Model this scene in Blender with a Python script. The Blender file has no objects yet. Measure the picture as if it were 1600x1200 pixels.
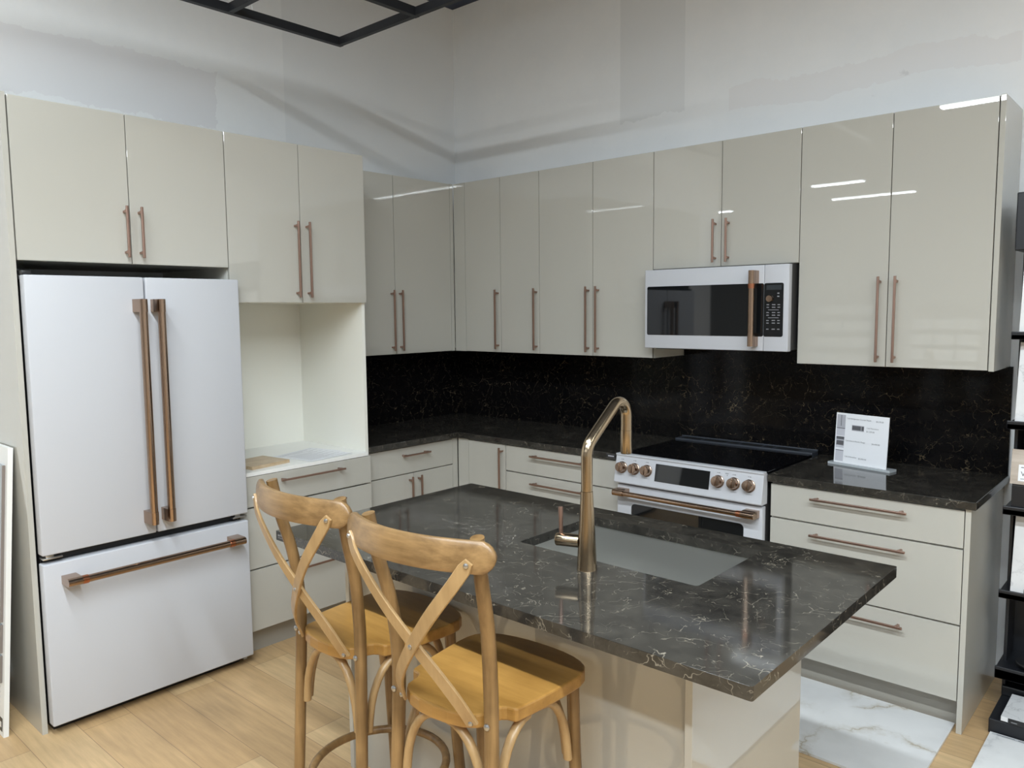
import bpy, bmesh, math, random
from mathutils import Vector, Matrix, Euler
random.seed(7)
SC = bpy.context.scene
COL = SC.collection
V = Vector

# ------------------------------------------------------------------ camera, world, exposure
W_PX = 1600.0
cam = bpy.data.cameras.new('camera')
cam_o = bpy.data.objects.new('camera', cam)
COL.objects.link(cam_o)
YAW, PITCH, ROLL = 0.7286, -0.0937, -0.0098
_f = V((-math.sin(YAW) * math.cos(PITCH), math.cos(YAW) * math.cos(PITCH), math.sin(PITCH)))
_r = V((math.cos(YAW), math.sin(YAW), 0))
_u = _r.cross(_f)
_r2 = _r * math.cos(ROLL) + _u * math.sin(ROLL)
_u2 = _u * math.cos(ROLL) - _r * math.sin(ROLL)
M = Matrix((_r2, _u2, -_f)).transposed().to_4x4()
M.translation = V((3.9944, -3.9015, 1.6395))
cam_o.matrix_world = M
cam.sensor_fit = 'HORIZONTAL'
cam.sensor_width = 36.0
cam.lens = 1222.54 / W_PX * 36.0
cam.clip_start = 0.05
SC.camera = cam_o

world = bpy.data.worlds.new('store_ambient')
SC.world = world
world.use_nodes = True
world.node_tree.nodes['Background'].inputs[0].default_value = (0.9, 0.95, 1.0, 1)
world.node_tree.nodes['Background'].inputs[1].default_value = 0.3

SC.view_settings.view_transform = 'Standard'
SC.view_settings.look = 'None'
SC.view_settings.exposure = 0.36
SC.view_settings.gamma = 1.0
SC.view_settings.use_curve_mapping = False

LAMP_W = 54.0          # watts of each long fixture
LAMP_GLOW = 9.0        # glow of its diffuser
LAMP_Z = 3.47
LAMP_COL = (0.86, 0.945, 1.0)
LAMP_SPLAY = 4.0    # outward tilt of the paired area lights, added to brighten the walls, degrees
CEIL = 3.69

# ------------------------------------------------------------------ node materials
MATS = {}
def nm(name):
    m = bpy.data.materials.new(name)
    m.use_nodes = True
    nt = m.node_tree
    b = nt.nodes['Principled BSDF']
    MATS[name] = m
    return m, nt, b
def simple(name, col, rough=0.5, metal=0.0, spec=0.5, coat=0.0, bump=0.0, bscale=40.0, var=0.0, vscale=6.0, emit=None, estr=0.0):
    m, nt, b = nm(name)
    b.inputs['Roughness'].default_value = rough
    b.inputs['Metallic'].default_value = metal
    b.inputs['Specular IOR Level'].default_value = spec
    b.inputs['Coat Weight'].default_value = coat
    b.inputs['Coat Roughness'].default_value = 0.03
    if emit:
        b.inputs['Emission Color'].default_value = (*emit, 1)
        b.inputs['Emission Strength'].default_value = estr
    tc = nt.nodes.new('ShaderNodeTexCoord')
    n = nt.nodes.new('ShaderNodeTexNoise')
    n.inputs['Scale'].default_value = vscale
    n.inputs['Detail'].default_value = 4
    nt.links.new(tc.outputs['Object'], n.inputs['Vector'])
    mix = nt.nodes.new('ShaderNodeMix'); mix.data_type = 'RGBA'
    lo = tuple(c * (1 - var) for c in col); hi = tuple(min(1, c * (1 + var)) for c in col)
    mix.inputs[6].default_value = (*lo, 1); mix.inputs[7].default_value = (*hi, 1)
    nt.links.new(n.outputs['Fac'], mix.inputs[0])
    nt.links.new(mix.outputs[2], b.inputs['Base Color'])
    if bump:
        n2 = nt.nodes.new('ShaderNodeTexNoise'); n2.inputs['Scale'].default_value = bscale
        nt.links.new(tc.outputs['Object'], n2.inputs['Vector'])
        bp = nt.nodes.new('ShaderNodeBump'); bp.inputs['Strength'].default_value = bump; bp.inputs['Distance'].default_value = 0.01
        nt.links.new(n2.outputs['Fac'], bp.inputs['Height'])
        nt.links.new(bp.outputs[0], b.inputs['Normal'])
    return m
def N(nt, typ, **kw):
    n = nt.nodes.new(typ)
    for k, v in kw.items():
        if k in n.inputs: n.inputs[k].default_value = v
        else: setattr(n, k, v)
    return n
def math_n(nt, op, a, b=None, c=None):
    n = nt.nodes.new('ShaderNodeMath'); n.operation = op
    for i, x in enumerate((a, b, c)):
        if x is None: continue
        if isinstance(x, (int, float)): n.inputs[i].default_value = x
        else: nt.links.new(x, n.inputs[i])
    return n.outputs[0]
def mixc(nt, fac, a, b):
    n = nt.nodes.new('ShaderNodeMix'); n.data_type = 'RGBA'
    for i, x in ((0, fac), (6, a), (7, b)):
        if isinstance(x, (int, float)): n.inputs[i].default_value = x
        elif isinstance(x, tuple): n.inputs[i].default_value = (*x, 1)
        else: nt.links.new(x, n.inputs[i])
    return n.outputs[2]
def ramp(nt, fac, pts):
    n = nt.nodes.new('ShaderNodeValToRGB')
    el = n.color_ramp.elements
    while len(el) < len(pts): el.new(0.5)
    for e, (p, c) in zip(el, pts):
        e.position = p; e.color = (*c, 1) if isinstance(c, tuple) else (c, c, c, 1)
    nt.links.new(fac, n.inputs[0])
    return n.outputs[0]

def stone(name, base=(0.011, 0.0095, 0.0085), cloud=(0.026, 0.022, 0.018), vein=(0.30, 0.24, 0.17), rough=0.07, amount=1.0, spec=0.5):
    m, nt, b = nm(name)
    tc = N(nt, 'ShaderNodeTexCoord')
    n0 = N(nt, 'ShaderNodeTexNoise', Scale=3.2, Detail=5.0, Roughness=0.6)
    nt.links.new(tc.outputs['Object'], n0.inputs['Vector'])
    add = N(nt, 'ShaderNodeMixRGB', blend_type='ADD'); add.inputs[0].default_value = 0.35
    nt.links.new(tc.outputs['Object'], add.inputs[1]); nt.links.new(n0.outputs['Color'], add.inputs[2])
    mask = N(nt, 'ShaderNodeTexNoise', Scale=4.5, Detail=3.0)
    nt.links.new(tc.outputs['Object'], mask.inputs['Vector'])
    mk = ramp(nt, mask.outputs['Fac'], [(0.36, 0.12), (0.62, 1.0)])
    tot = None
    for sc_, wd in ((6.5, 0.009), (15.0, 0.0125)):
        v = N(nt, 'ShaderNodeTexVoronoi', feature='DISTANCE_TO_EDGE', Scale=sc_)
        nt.links.new(add.outputs[0], v.inputs['Vector'])
        line = ramp(nt, v.outputs['Distance'], [(0.0, 1.0), (wd, 0.0)])
        brk = N(nt, 'ShaderNodeTexNoise', Scale=sc_ * 3.1, Detail=2.0)
        nt.links.new(tc.outputs['Object'], brk.inputs['Vector'])
        bk = ramp(nt, brk.outputs['Fac'], [(0.45, 0.0), (0.60, 1.0)])
        l2 = math_n(nt, 'MULTIPLY', math_n(nt, 'MULTIPLY', line, bk), mk)
        tot = l2 if tot is None else math_n(nt, 'MAXIMUM', tot, l2)
    n2 = N(nt, 'ShaderNodeTexNoise', Scale=16.0, Detail=6.0, Roughness=0.7)
    nt.links.new(tc.outputs['Object'], n2.inputs['Vector'])
    c0 = mixc(nt, ramp(nt, n2.outputs['Fac'], [(0.35, 0.0), (0.75, 1.0)]), base, cloud)
    c1 = mixc(nt, math_n(nt, 'MULTIPLY', tot, 0.85 * amount), c0, vein)
    nt.links.new(c1, b.inputs['Base Color'])
    b.inputs['Roughness'].default_value = rough
    b.inputs['Specular IOR Level'].default_value = spec
    return m
def marble(name, base=(0.80, 0.80, 0.79), v1=(0.42, 0.40, 0.37), v2=(0.52, 0.44, 0.30), sc=1.7, rough=0.12, dens=0.55):
    m, nt, b = nm(name)
    tc = N(nt, 'ShaderNodeTexCoord')
    n0 = N(nt, 'ShaderNodeTexNoise', Scale=2.3, Detail=6.0, Roughness=0.62)
    nt.links.new(tc.outputs['Object'], n0.inputs['Vector'])
    add = N(nt, 'ShaderNodeMixRGB', blend_type='ADD'); add.inputs[0].default_value = 0.55
    nt.links.new(tc.outputs['Object'], add.inputs[1]); nt.links.new(n0.outputs['Color'], add.inputs[2])
    v = N(nt, 'ShaderNodeTexVoronoi', feature='DISTANCE_TO_EDGE', Scale=sc)
    nt.links.new(add.outputs[0], v.inputs['Vector'])
    line = ramp(nt, v.outputs['Distance'], [(0.0, 1.0), (0.018, 0.35), (0.07, 0.0)])
    mask = N(nt, 'ShaderNodeTexNoise', Scale=3.0, Detail=3.0)
    nt.links.new(tc.outputs['Object'], mask.inputs['Vector'])
    mk = ramp(nt, mask.outputs['Fac'], [(0.38, 0.0), (0.56, 1.0)])
    vc = mixc(nt, mask.outputs['Fac'], v1, v2)
    cl = N(nt, 'ShaderNodeTexNoise', Scale=5.0, Detail=5.0)
    nt.links.new(tc.outputs['Object'], cl.inputs['Vector'])
    c0 = mixc(nt, ramp(nt, cl.outputs['Fac'], [(0.4, 0.0), (0.8, 1.0)]), base, tuple(x * 0.86 for x in base))
    c1 = mixc(nt, math_n(nt, 'MULTIPLY', math_n(nt, 'MULTIPLY', line, mk), dens), c0, vc)
    nt.links.new(c1, b.inputs['Base Color'])
    b.inputs['Roughness'].default_value = rough
    return m
def wood(name, c1, c2, axis=0, rough=0.35, scale=9.0, stretch=0.07, coat=0.15):
    m, nt, b = nm(name)
    tc = N(nt, 'ShaderNodeTexCoord')
    mp = N(nt, 'ShaderNodeMapping')
    s = [1.0, 1.0, 1.0]; s[axis] = stretch
    mp.inputs['Scale'].default_value = s
    nt.links.new(tc.outputs['Object'], mp.inputs['Vector'])
    n = N(nt, 'ShaderNodeTexNoise', Scale=scale * 5, Detail=5.0, Roughness=0.6)
    nt.links.new(mp.outputs[0], n.inputs['Vector'])
    n2 = N(nt, 'ShaderNodeTexNoise', Scale=scale, Detail=3.0)
    nt.links.new(tc.outputs['Object'], n2.inputs['Vector'])
    f = math_n(nt, 'ADD', math_n(nt, 'MULTIPLY', n.outputs['Fac'], 0.6), math_n(nt, 'MULTIPLY', n2.outputs['Fac'], 0.4))
    c = ramp(nt, f, [(0.34, c1), (0.64, c2)])
    nt.links.new(c, b.inputs['Base Color'])
    b.inputs['Roughness'].default_value = rough
    b.inputs['Coat Weight'].default_value = coat
    b.inputs['Coat Roughness'].default_value = 0.2
    return m
def plank_floor(name):
    m, nt, b = nm(name)
    tc = N(nt, 'ShaderNodeTexCoord')
    mp = N(nt, 'ShaderNodeMapping')
    mp.inputs['Location'].default_value = (-0.75, -2.16 + 0.0, 0)
    nt.links.new(tc.outputs['Object'], mp.inputs['Vector'])
    br = N(nt, 'ShaderNodeTexBrick', Scale=1.0)
    br.offset = 0.37; br.offset_frequency = 2
    br.inputs['Color1'].default_value = (0, 0, 0, 1); br.inputs['Color2'].default_value = (1, 1, 1, 1)
    br.inputs['Mortar'].default_value = (0.5, 0.5, 0.5, 1)
    br.inputs['Mortar Size'].default_value = 0.0012
    br.inputs['Mortar Smooth'].default_value = 0.2
    br.inputs['Brick Width'].default_value = 1.1
    br.inputs['Row Height'].default_value = 0.185
    nt.links.new(mp.outputs[0], br.inputs['Vector'])
    tone = N(nt, 'ShaderNodeSeparateColor'); nt.links.new(br.outputs['Color'], tone.inputs[0])
    st = N(nt, 'ShaderNodeMapping'); st.inputs['Scale'].default_value = (0.09, 1.0, 1.0)
    nt.links.new(tc.outputs['Object'], st.inputs['Vector'])
    n = N(nt, 'ShaderNodeTexNoise', Scale=38.0, Detail=6.0, Roughness=0.65); nt.links.new(st.outputs[0], n.inputs['Vector'])
    n2 = N(nt, 'ShaderNodeTexNoise', Scale=3.0, Detail=3.0); nt.links.new(tc.outputs['Object'], n2.inputs['Vector'])
    base = mixc(nt, tone.outputs[0], (0.52, 0.335, 0.165), (0.63, 0.44, 0.235))
    g = ramp(nt, n.outputs['Fac'], [(0.3, 0.80), (0.7, 1.08)])
    g2 = ramp(nt, n2.outputs['Fac'], [(0.3, 0.88), (0.7, 1.08)])
    mul = N(nt, 'ShaderNodeMixRGB', blend_type='MULTIPLY'); mul.inputs[0].default_value = 1
    nt.links.new(base, mul.inputs[1]); nt.links.new(g, mul.inputs[2])
    mul2 = N(nt, 'ShaderNodeMixRGB', blend_type='MULTIPLY'); mul2.inputs[0].default_value = 1
    nt.links.new(mul.outputs[0], mul2.inputs[1]); nt.links.new(g2, mul2.inputs[2])
    # small knots
    vo = N(nt, 'ShaderNodeTexVoronoi', Scale=2.6); nt.links.new(tc.outputs['Object'], vo.inputs['Vector'])
    kn = ramp(nt, vo.outputs['Distance'], [(0.0, 1.0), (0.028, 0.0)])
    c1 = mixc(nt, math_n(nt, 'MULTIPLY', kn, 0.7), mul2.outputs[0], (0.13, 0.08, 0.05))
    c2 = mixc(nt, math_n(nt, 'MULTIPLY', br.outputs['Fac'], 0.75), c1, (0.16, 0.10, 0.06))
    nt.links.new(c2, b.inputs['Base Color'])
    b.inputs['Roughness'].default_value = 0.42
    return m
def painted_wall(name, which):
    m, nt, b = nm(name)
    tc = N(nt, 'ShaderNodeTexCoord')
    sep = N(nt, 'ShaderNodeSeparateXYZ'); nt.links.new(tc.outputs['Object'], sep.inputs[0])
    ns = N(nt, 'ShaderNodeTexNoise', Scale=2.2, Detail=6.0, Roughness=0.7); nt.links.new(tc.outputs['Object'], ns.inputs['Vector'])
    wob = math_n(nt, 'MULTIPLY', math_n(nt, 'SUBTRACT', ns.outputs['Fac'], 0.5), 0.22)
    def band(src, lo, hi):
        return math_n(nt, 'MULTIPLY', math_n(nt, 'GREATER_THAN', src, lo), math_n(nt, 'LESS_THAN', src, hi))
    col = mixc(nt, ramp(nt, ns.outputs['Fac'], [(0.4, 0.0), (0.6, 1.0)]), (0.83, 0.845, 0.855), (0.86, 0.87, 0.875))
    if which == 'back':
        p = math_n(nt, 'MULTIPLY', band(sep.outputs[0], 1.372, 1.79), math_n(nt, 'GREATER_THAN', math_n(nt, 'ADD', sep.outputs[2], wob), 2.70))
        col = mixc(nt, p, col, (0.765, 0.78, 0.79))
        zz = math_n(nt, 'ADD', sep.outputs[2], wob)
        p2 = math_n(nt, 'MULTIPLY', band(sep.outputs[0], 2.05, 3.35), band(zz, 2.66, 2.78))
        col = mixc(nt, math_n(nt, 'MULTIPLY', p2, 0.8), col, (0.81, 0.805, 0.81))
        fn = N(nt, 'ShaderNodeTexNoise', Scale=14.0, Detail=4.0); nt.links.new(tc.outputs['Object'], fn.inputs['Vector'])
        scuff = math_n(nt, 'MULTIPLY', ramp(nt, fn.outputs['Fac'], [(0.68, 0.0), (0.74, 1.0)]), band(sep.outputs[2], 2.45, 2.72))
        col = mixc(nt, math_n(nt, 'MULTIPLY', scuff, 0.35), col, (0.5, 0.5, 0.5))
    else:
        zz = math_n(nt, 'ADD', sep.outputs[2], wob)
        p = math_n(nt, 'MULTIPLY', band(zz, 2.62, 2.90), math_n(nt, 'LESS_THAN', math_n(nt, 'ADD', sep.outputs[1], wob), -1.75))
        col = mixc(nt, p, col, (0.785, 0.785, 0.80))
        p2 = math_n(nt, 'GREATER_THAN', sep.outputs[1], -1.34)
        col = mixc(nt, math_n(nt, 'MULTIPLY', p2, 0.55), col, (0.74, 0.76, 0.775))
    nt.links.new(col, b.inputs['Base Color'])
    b.inputs['Roughness'].default_value = 0.75
    return m
def brushed(name, col, rough=0.3, axis=2, aniso=0.3, var=0.18):
    m, nt, b = nm(name)
    tc = N(nt, 'ShaderNodeTexCoord')
    mp = N(nt, 'ShaderNodeMapping'); s = [1.0, 1.0, 1.0]; s[axis] = 0.02
    mp.inputs['Scale'].default_value = s
    nt.links.new(tc.outputs['Object'], mp.inputs['Vector'])
    n = N(nt, 'ShaderNodeTexNoise', Scale=400.0, Detail=2.0); nt.links.new(mp.outputs[0], n.inputs['Vector'])
    c = mixc(nt, n.outputs['Fac'], tuple(x * (1 - var) for x in col), tuple(min(1, x * (1 + var)) for x in col))
    nt.links.new(c, b.inputs['Base Color'])
    b.inputs['Metallic'].default_value = 1.0
    r = ramp(nt, n.outputs['Fac'], [(0.3, rough * 0.85), (0.7, rough * 1.2)])
    nt.links.new(r, b.inputs['Roughness'])
    b.inputs['Anisotropic'].default_value = aniso
    return m

GLOSS = simple('greige_gloss_lacquer', (0.475, 0.460, 0.412), rough=0.012, spec=0.75, var=0.01, bump=0.0025, bscale=4.0)
EDGE = simple('greige_edge_band', (0.50, 0.475, 0.43), rough=0.3, var=0.01)
CARC = simple('cream_melamine', (0.74, 0.725, 0.64), rough=0.45, var=0.01)
NICHE = simple('warm_white_melamine', (0.84, 0.83, 0.76), rough=0.45, var=0.01)
DECK = simple('white_laminate', (0.86, 0.86, 0.83), rough=0.35, var=0.01)
SHADOWBOX = simple('black_recess_paint', (0.006, 0.006, 0.006), rough=0.6)
KICK = simple('greige_kick_board', (0.33, 0.31, 0.27), rough=0.35, var=0.03)
PULL = brushed('rose_bronze_pull', (0.40, 0.265, 0.215), rough=0.36, axis=2, aniso=0.0, var=0.08)
BRONZE = simple('satin_bronze', (0.40, 0.285, 0.21), rough=0.2, metal=1.0, var=0.02)
BRONZEX = simple('satin_bronze_bar', (0.42, 0.30, 0.22), rough=0.2, metal=1.0, var=0.02)
COPPER = simple('copper_collar', (0.55, 0.22, 0.12), rough=0.25, metal=1.0, var=0.05)
GOLD = simple('satin_gold_faucet', (0.43, 0.335, 0.225), rough=0.21, metal=1.0, var=0.02)
APPL = simple('matte_white_appliance', (0.53, 0.54, 0.57), rough=0.42, spec=0.35, var=0.005)
BLACKP = simple('black_plastic', (0.012, 0.012, 0.013), rough=0.4, var=0.05)
DARKCASE = simple('charcoal_case', (0.045, 0.045, 0.045), rough=0.4, var=0.05)
GASKET = simple('grey_gasket', (0.16, 0.165, 0.18), rough=0.6, var=0.03)
GLASS_BLK = simple('black_glass', (0.006, 0.007, 0.008), rough=0.03, spec=0.6)
COOKTOP = simple('black_ceramic_glass', (0.003, 0.003, 0.004), rough=0.04, spec=0.4)
KEYS = simple('pale_grey_print', (0.20, 0.205, 0.215), rough=0.5)
STEEL = simple('satin_steel', (0.52, 0.517, 0.49), rough=0.34, metal=0.9, var=0.03, vscale=3.0)
SCREW = simple('zinc_screw', (0.5, 0.5, 0.5), rough=0.3, metal=1.0)
STONE = stone('dark_veined_quartz', base=(0.018, 0.0165, 0.0145), cloud=(0.052, 0.047, 0.039), vein=(0.38, 0.335, 0.26))
STONEB = stone('black_veined_splash', base=(0.0035, 0.0035, 0.004), cloud=(0.008, 0.007, 0.0065), vein=(0.20, 0.15, 0.09), rough=0.09, amount=0.9, spec=0.18)
MARBLE = marble('white_gold_marble', base=(0.74, 0.745, 0.745), v1=(0.36, 0.34, 0.31), v2=(0.46, 0.38, 0.24), sc=1.9, dens=0.95)
MARBLE2 = marble('white_grey_marble', v1=(0.45, 0.46, 0.47), v2=(0.5, 0.5, 0.5), sc=2.3, dens=0.6)
CARRARA = marble('grey_flecked_marble', base=(0.72, 0.72, 0.72), v1=(0.33, 0.33, 0.34), v2=(0.4, 0.4, 0.4), sc=9.0, dens=0.7, rough=0.3)
WOOD = wood('honey_stained_beech', (0.125, 0.067, 0.023), (0.29, 0.170, 0.066), axis=2)
WOODRAIL = wood('honey_stained_rail', (0.125, 0.067, 0.023), (0.325, 0.195, 0.080), axis=0, scale=11.0, stretch=0.06)
WOODSEAT = wood('honey_stained_seat', (0.27, 0.132, 0.028), (0.44, 0.235, 0.060), axis=0, scale=6.0, stretch=0.12, coat=0.25)
WOODPALE = wood('pale_honey_strip', (0.30, 0.185, 0.078), (0.44, 0.285, 0.13), axis=2)
FLOOR = plank_floor('oak_plank_floor')
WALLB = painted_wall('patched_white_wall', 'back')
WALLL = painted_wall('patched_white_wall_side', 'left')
WALLP = simple('plain_store_wall', (0.80, 0.80, 0.79), rough=0.8, var=0.02)
NAVY = simple('navy_ceiling_paint', (0.035, 0.045, 0.075), rough=0.8, var=0.05)
FRAME = simple('black_powder_coat', (0.010, 0.011, 0.014), rough=0.5, var=0.05)
RACK = simple('black_rack_steel', (0.008, 0.009, 0.012), rough=0.4, var=0.05)
BOARD = simple('white_board', (0.80, 0.80, 0.77), rough=0.45, var=0.01)
PAPER = simple('white_paper', (0.82, 0.83, 0.86), rough=0.6, var=0.01)
PRINT = simple('grey_print', (0.10, 0.10, 0.11), rough=0.6)
PRINTL = simple('light_grey_print', (0.42, 0.42, 0.46), rough=0.6)
ACRYL = simple('clear_acrylic_edge', (0.45, 0.48, 0.50), rough=0.1, spec=0.6)
PLY = wood('chipboard_edge', (0.40, 0.27, 0.15), (0.60, 0.46, 0.30), axis=1, coat=0.0, scale=20.0)
GREYWOOD = wood('grey_oak_sample', (0.36, 0.29, 0.23), (0.56, 0.49, 0.42), axis=0, coat=0.0)
GREYGLASS = simple('grey_glass_sample', (0.36, 0.39, 0.40), rough=0.12, var=0.15, vscale=9.0)
TAUPE = simple('taupe_sample_edge', (0.20, 0.17, 0.15), rough=0.4, var=0.05)
LAMPM = simple('white_lamp_housing', (0.75, 0.75, 0.75), rough=0.5)
LIGHT = simple('lit_diffuser', (0.9, 0.9, 0.9), rough=0.5, emit=LAMP_COL, estr=LAMP_GLOW)
WIRE = simple('pale_wire', (0.7, 0.7, 0.7), rough=0.4)

# ------------------------------------------------------------------ mesh helpers
def new(): return bmesh.new()
def _merge(bm, tmp, mat):
    for f in tmp.faces: f.material_index = mat
    me = bpy.data.meshes.new('tmp'); tmp.to_mesh(me); tmp.free()
    bm.from_mesh(me); bpy.data.meshes.remove(me)
def box(bm, x0, x1, y0, y1, z0, z1, bev=0.0, mat=0, seg=2, rot=None, piv=None):
    t = bmesh.new()
    bmesh.ops.create_cube(t, size=1.0)
    sx, sy, sz = abs(x1 - x0), abs(y1 - y0), abs(z1 - z0)
    for v in t.verts:
        v.co = V((v.co.x * sx, v.co.y * sy, v.co.z * sz))
    b = min(bev, 0.45 * min(sx, sy, sz))
    if b > 0:
        bmesh.ops.bevel(t, geom=list(t.edges), offset=b, segments=seg, profile=0.5, affect='EDGES')
    c = V(((x0 + x1) / 2, (y0 + y1) / 2, (z0 + z1) / 2))
    for v in t.verts: v.co += c
    if rot is not None:
        p = V(piv) if piv else c
        for v in t.verts: v.co = rot @ (v.co - p) + p
    _merge(bm, t, mat)
def sweep(bm, pts, prof, ups, mat=0, closed=False, cap=True):
    """sweep a profile [(side, up)] (or one per point) along pts; ups gives the 'up' direction at each point"""
    n = len(pts); rings = []
    for i, p in enumerate(pts):
        a = pts[i - 1] if (i > 0 or closed) else pts[i]
        b = pts[(i + 1) % n] if (i < n - 1 or closed) else pts[i]
        t = (V(b) - V(a)).normalized()
        u = V(ups[i] if isinstance(ups, list) else ups)
        s = t.cross(u).normalized(); u = s.cross(t).normalized()
        pr = prof[i] if isinstance(prof[0], list) else prof
        rings.append([bm.verts.new(V(p) + s * q[0] + u * q[1]) for q in pr])
    k = len(rings[0])
    for i in range(n if closed else n - 1):
        r0, r1 = rings[i], rings[(i + 1) % n]
        for j in range(k):
            f = bm.faces.new((r0[j], r0[(j + 1) % k], r1[(j + 1) % k], r1[j])); f.material_index = mat
    if cap and not closed:
        f = bm.faces.new(list(reversed(rings[0]))); f.material_index = mat
        f = bm.faces.new(rings[-1]); f.material_index = mat
def circ(rx, ry=None, seg=16):
    ry = rx if ry is None else ry
    return [(rx * math.cos(2 * math.pi * i / seg), ry * math.sin(2 * math.pi * i / seg)) for i in range(seg)]
def tube(bm, pts, r, seg=16, mat=0, up=None, closed=False):
    d = V(pts[-1]) - V(pts[0])
    if up is None:
        up = V((0, 0, 1)) if abs(d.normalized().z if d.length else 0) < 0.8 else V((0, 1, 0))
    rr = r if isinstance(r, list) else [r] * len(pts)
    prof = [circ(*(q if isinstance(q, tuple) else (q, q)), seg=seg) for q in rr]
    sweep(bm, pts, prof, up, mat, closed)
def lathe(bm, axis_o, axis_d, prof, seg=24, mat=0):
    """prof: [(distance along axis, radius)]"""
    d = V(axis_d).normalized()
    pts = [V(axis_o) + d * h for h, _ in prof]
    u = V((0, 0, 1)) if abs(d.z) < 0.8 else V((1, 0, 0))
    s = d.cross(u).normalized(); u = s.cross(d).normalized()
    rings = []
    for p, (_, r) in zip(pts, prof):
        rings.append([bm.verts.new(p + (s * math.cos(2 * math.pi * i / seg) + u * math.sin(2 * math.pi * i / seg)) * max(r, 1e-5)) for i in range(seg)])
    for a, b in zip(rings, rings[1:]):
        for j in range(seg):
            f = bm.faces.new((a[j], a[(j + 1) % seg], b[(j + 1) % seg], b[j])); f.material_index = mat
    for rg, rv in ((rings[0], True), (rings[-1], False)):
        f = bm.faces.new(list(reversed(rg)) if rv else rg); f.material_index = mat
def prism(bm, poly, z0, z1, mat=0, fn=None):
    """extrude a 2-D polygon; fn maps (a,b,h) to a point"""
    fn = fn or (lambda a, b, h: V((a, b, h)))
    lo = [bm.verts.new(fn(a, b, z0)) for a, b in poly]
    hi = [bm.verts.new(fn(a, b, z1)) for a, b in poly]
    n = len(poly); fs = []
    fs.append(bm.faces.new(hi)); fs.append(bm.faces.new(list(reversed(lo))))
    for i in range(n):
        fs.append(bm.faces.new((lo[i], lo[(i + 1) % n], hi[(i + 1) % n], hi[i])))
    for f in fs: f.material_index = mat
def arc(c, r, a0, a1, n):
    return [(c[0] + r * math.cos(a0 + (a1 - a0) * i / n), c[1] + r * math.sin(a0 + (a1 - a0) * i / n)) for i in range(n + 1)]
def rrect(x0, x1, y0, y1, r, n=5):
    p = math.pi
    return (arc((x1 - r, y0 + r), r, -p / 2, 0, n) + arc((x1 - r, y1 - r), r, 0, p / 2, n)
            + arc((x0 + r, y1 - r), r, p / 2, p, n) + arc((x0 + r, y0 + r), r, p, 1.5 * p, n))
def origin_of(o):
    p = V((0, 0, 0))
    while o is not None:
        p += o.location; o = o.parent
    return p
def obj(name, bm, mats, parent=None, smooth=False, bevel=0.0, loc=None):
    """link bm (in world coordinates) as ONE mesh object"""
    if not isinstance(mats, (list, tuple)): mats = [mats]
    bmesh.ops.recalc_face_normals(bm, faces=bm.faces)
    off = origin_of(parent) if parent else V(loc or (0, 0, 0))
    for v in bm.verts: v.co -= off
    me = bpy.data.meshes.new(name); bm.to_mesh(me); bm.free()
    for m in mats: me.materials.append(m)
    if smooth:
        me.shade_smooth()
        try: me.set_sharp_from_angle(angle=math.radians(38))
        except Exception: pass
    o = bpy.data.objects.new(name, me); COL.objects.link(o)
    if parent: o.parent = parent
    elif loc: o.location = loc
    if bevel:
        md = o.modifiers.new('bevel', 'BEVEL'); md.width = bevel; md.segments = 2; md.limit_method = 'ANGLE'; md.angle_limit = math.radians(40)
    return o
def thing(name, label, cat, loc=(0, 0, 0), group=None):
    o = bpy.data.objects.new(name, None); COL.objects.link(o)
    o.empty_display_size = 0.1
    o.location = loc; o['label'] = label; o['category'] = cat
    if group: o['group'] = group
    return o
def tag(o, label, cat, group=None, kind=None):
    o['label'] = label; o['category'] = cat
    if group: o['group'] = group
    if kind: o['kind'] = kind
    return o
def struct(name, bm, mats, parent=None):
    o = obj(name, bm, mats, parent); o['kind'] = 'structure'
    return o
def text_geo(bm, s, size, fn, mat=0, align='LEFT', depth=0.0):
    """lettering as mesh faces, mapped through fn(a, b)"""
    cu = bpy.data.curves.new('lettering', 'FONT'); cu.body = s; cu.size = size; cu.align_x = align; cu.resolution_u = 2
    o = bpy.data.objects.new('lettering', cu); COL.objects.link(o)
    dg = bpy.context.evaluated_depsgraph_get()
    me = bpy.data.meshes.new_from_object(o.evaluated_get(dg))
    t = bmesh.new(); t.from_mesh(me)
    for v in t.verts: v.co = fn(v.co.x, v.co.y)
    bpy.data.objects.remove(o); bpy.data.curves.remove(cu); bpy.data.meshes.remove(me)
    _merge(bm, t, mat)

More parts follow.
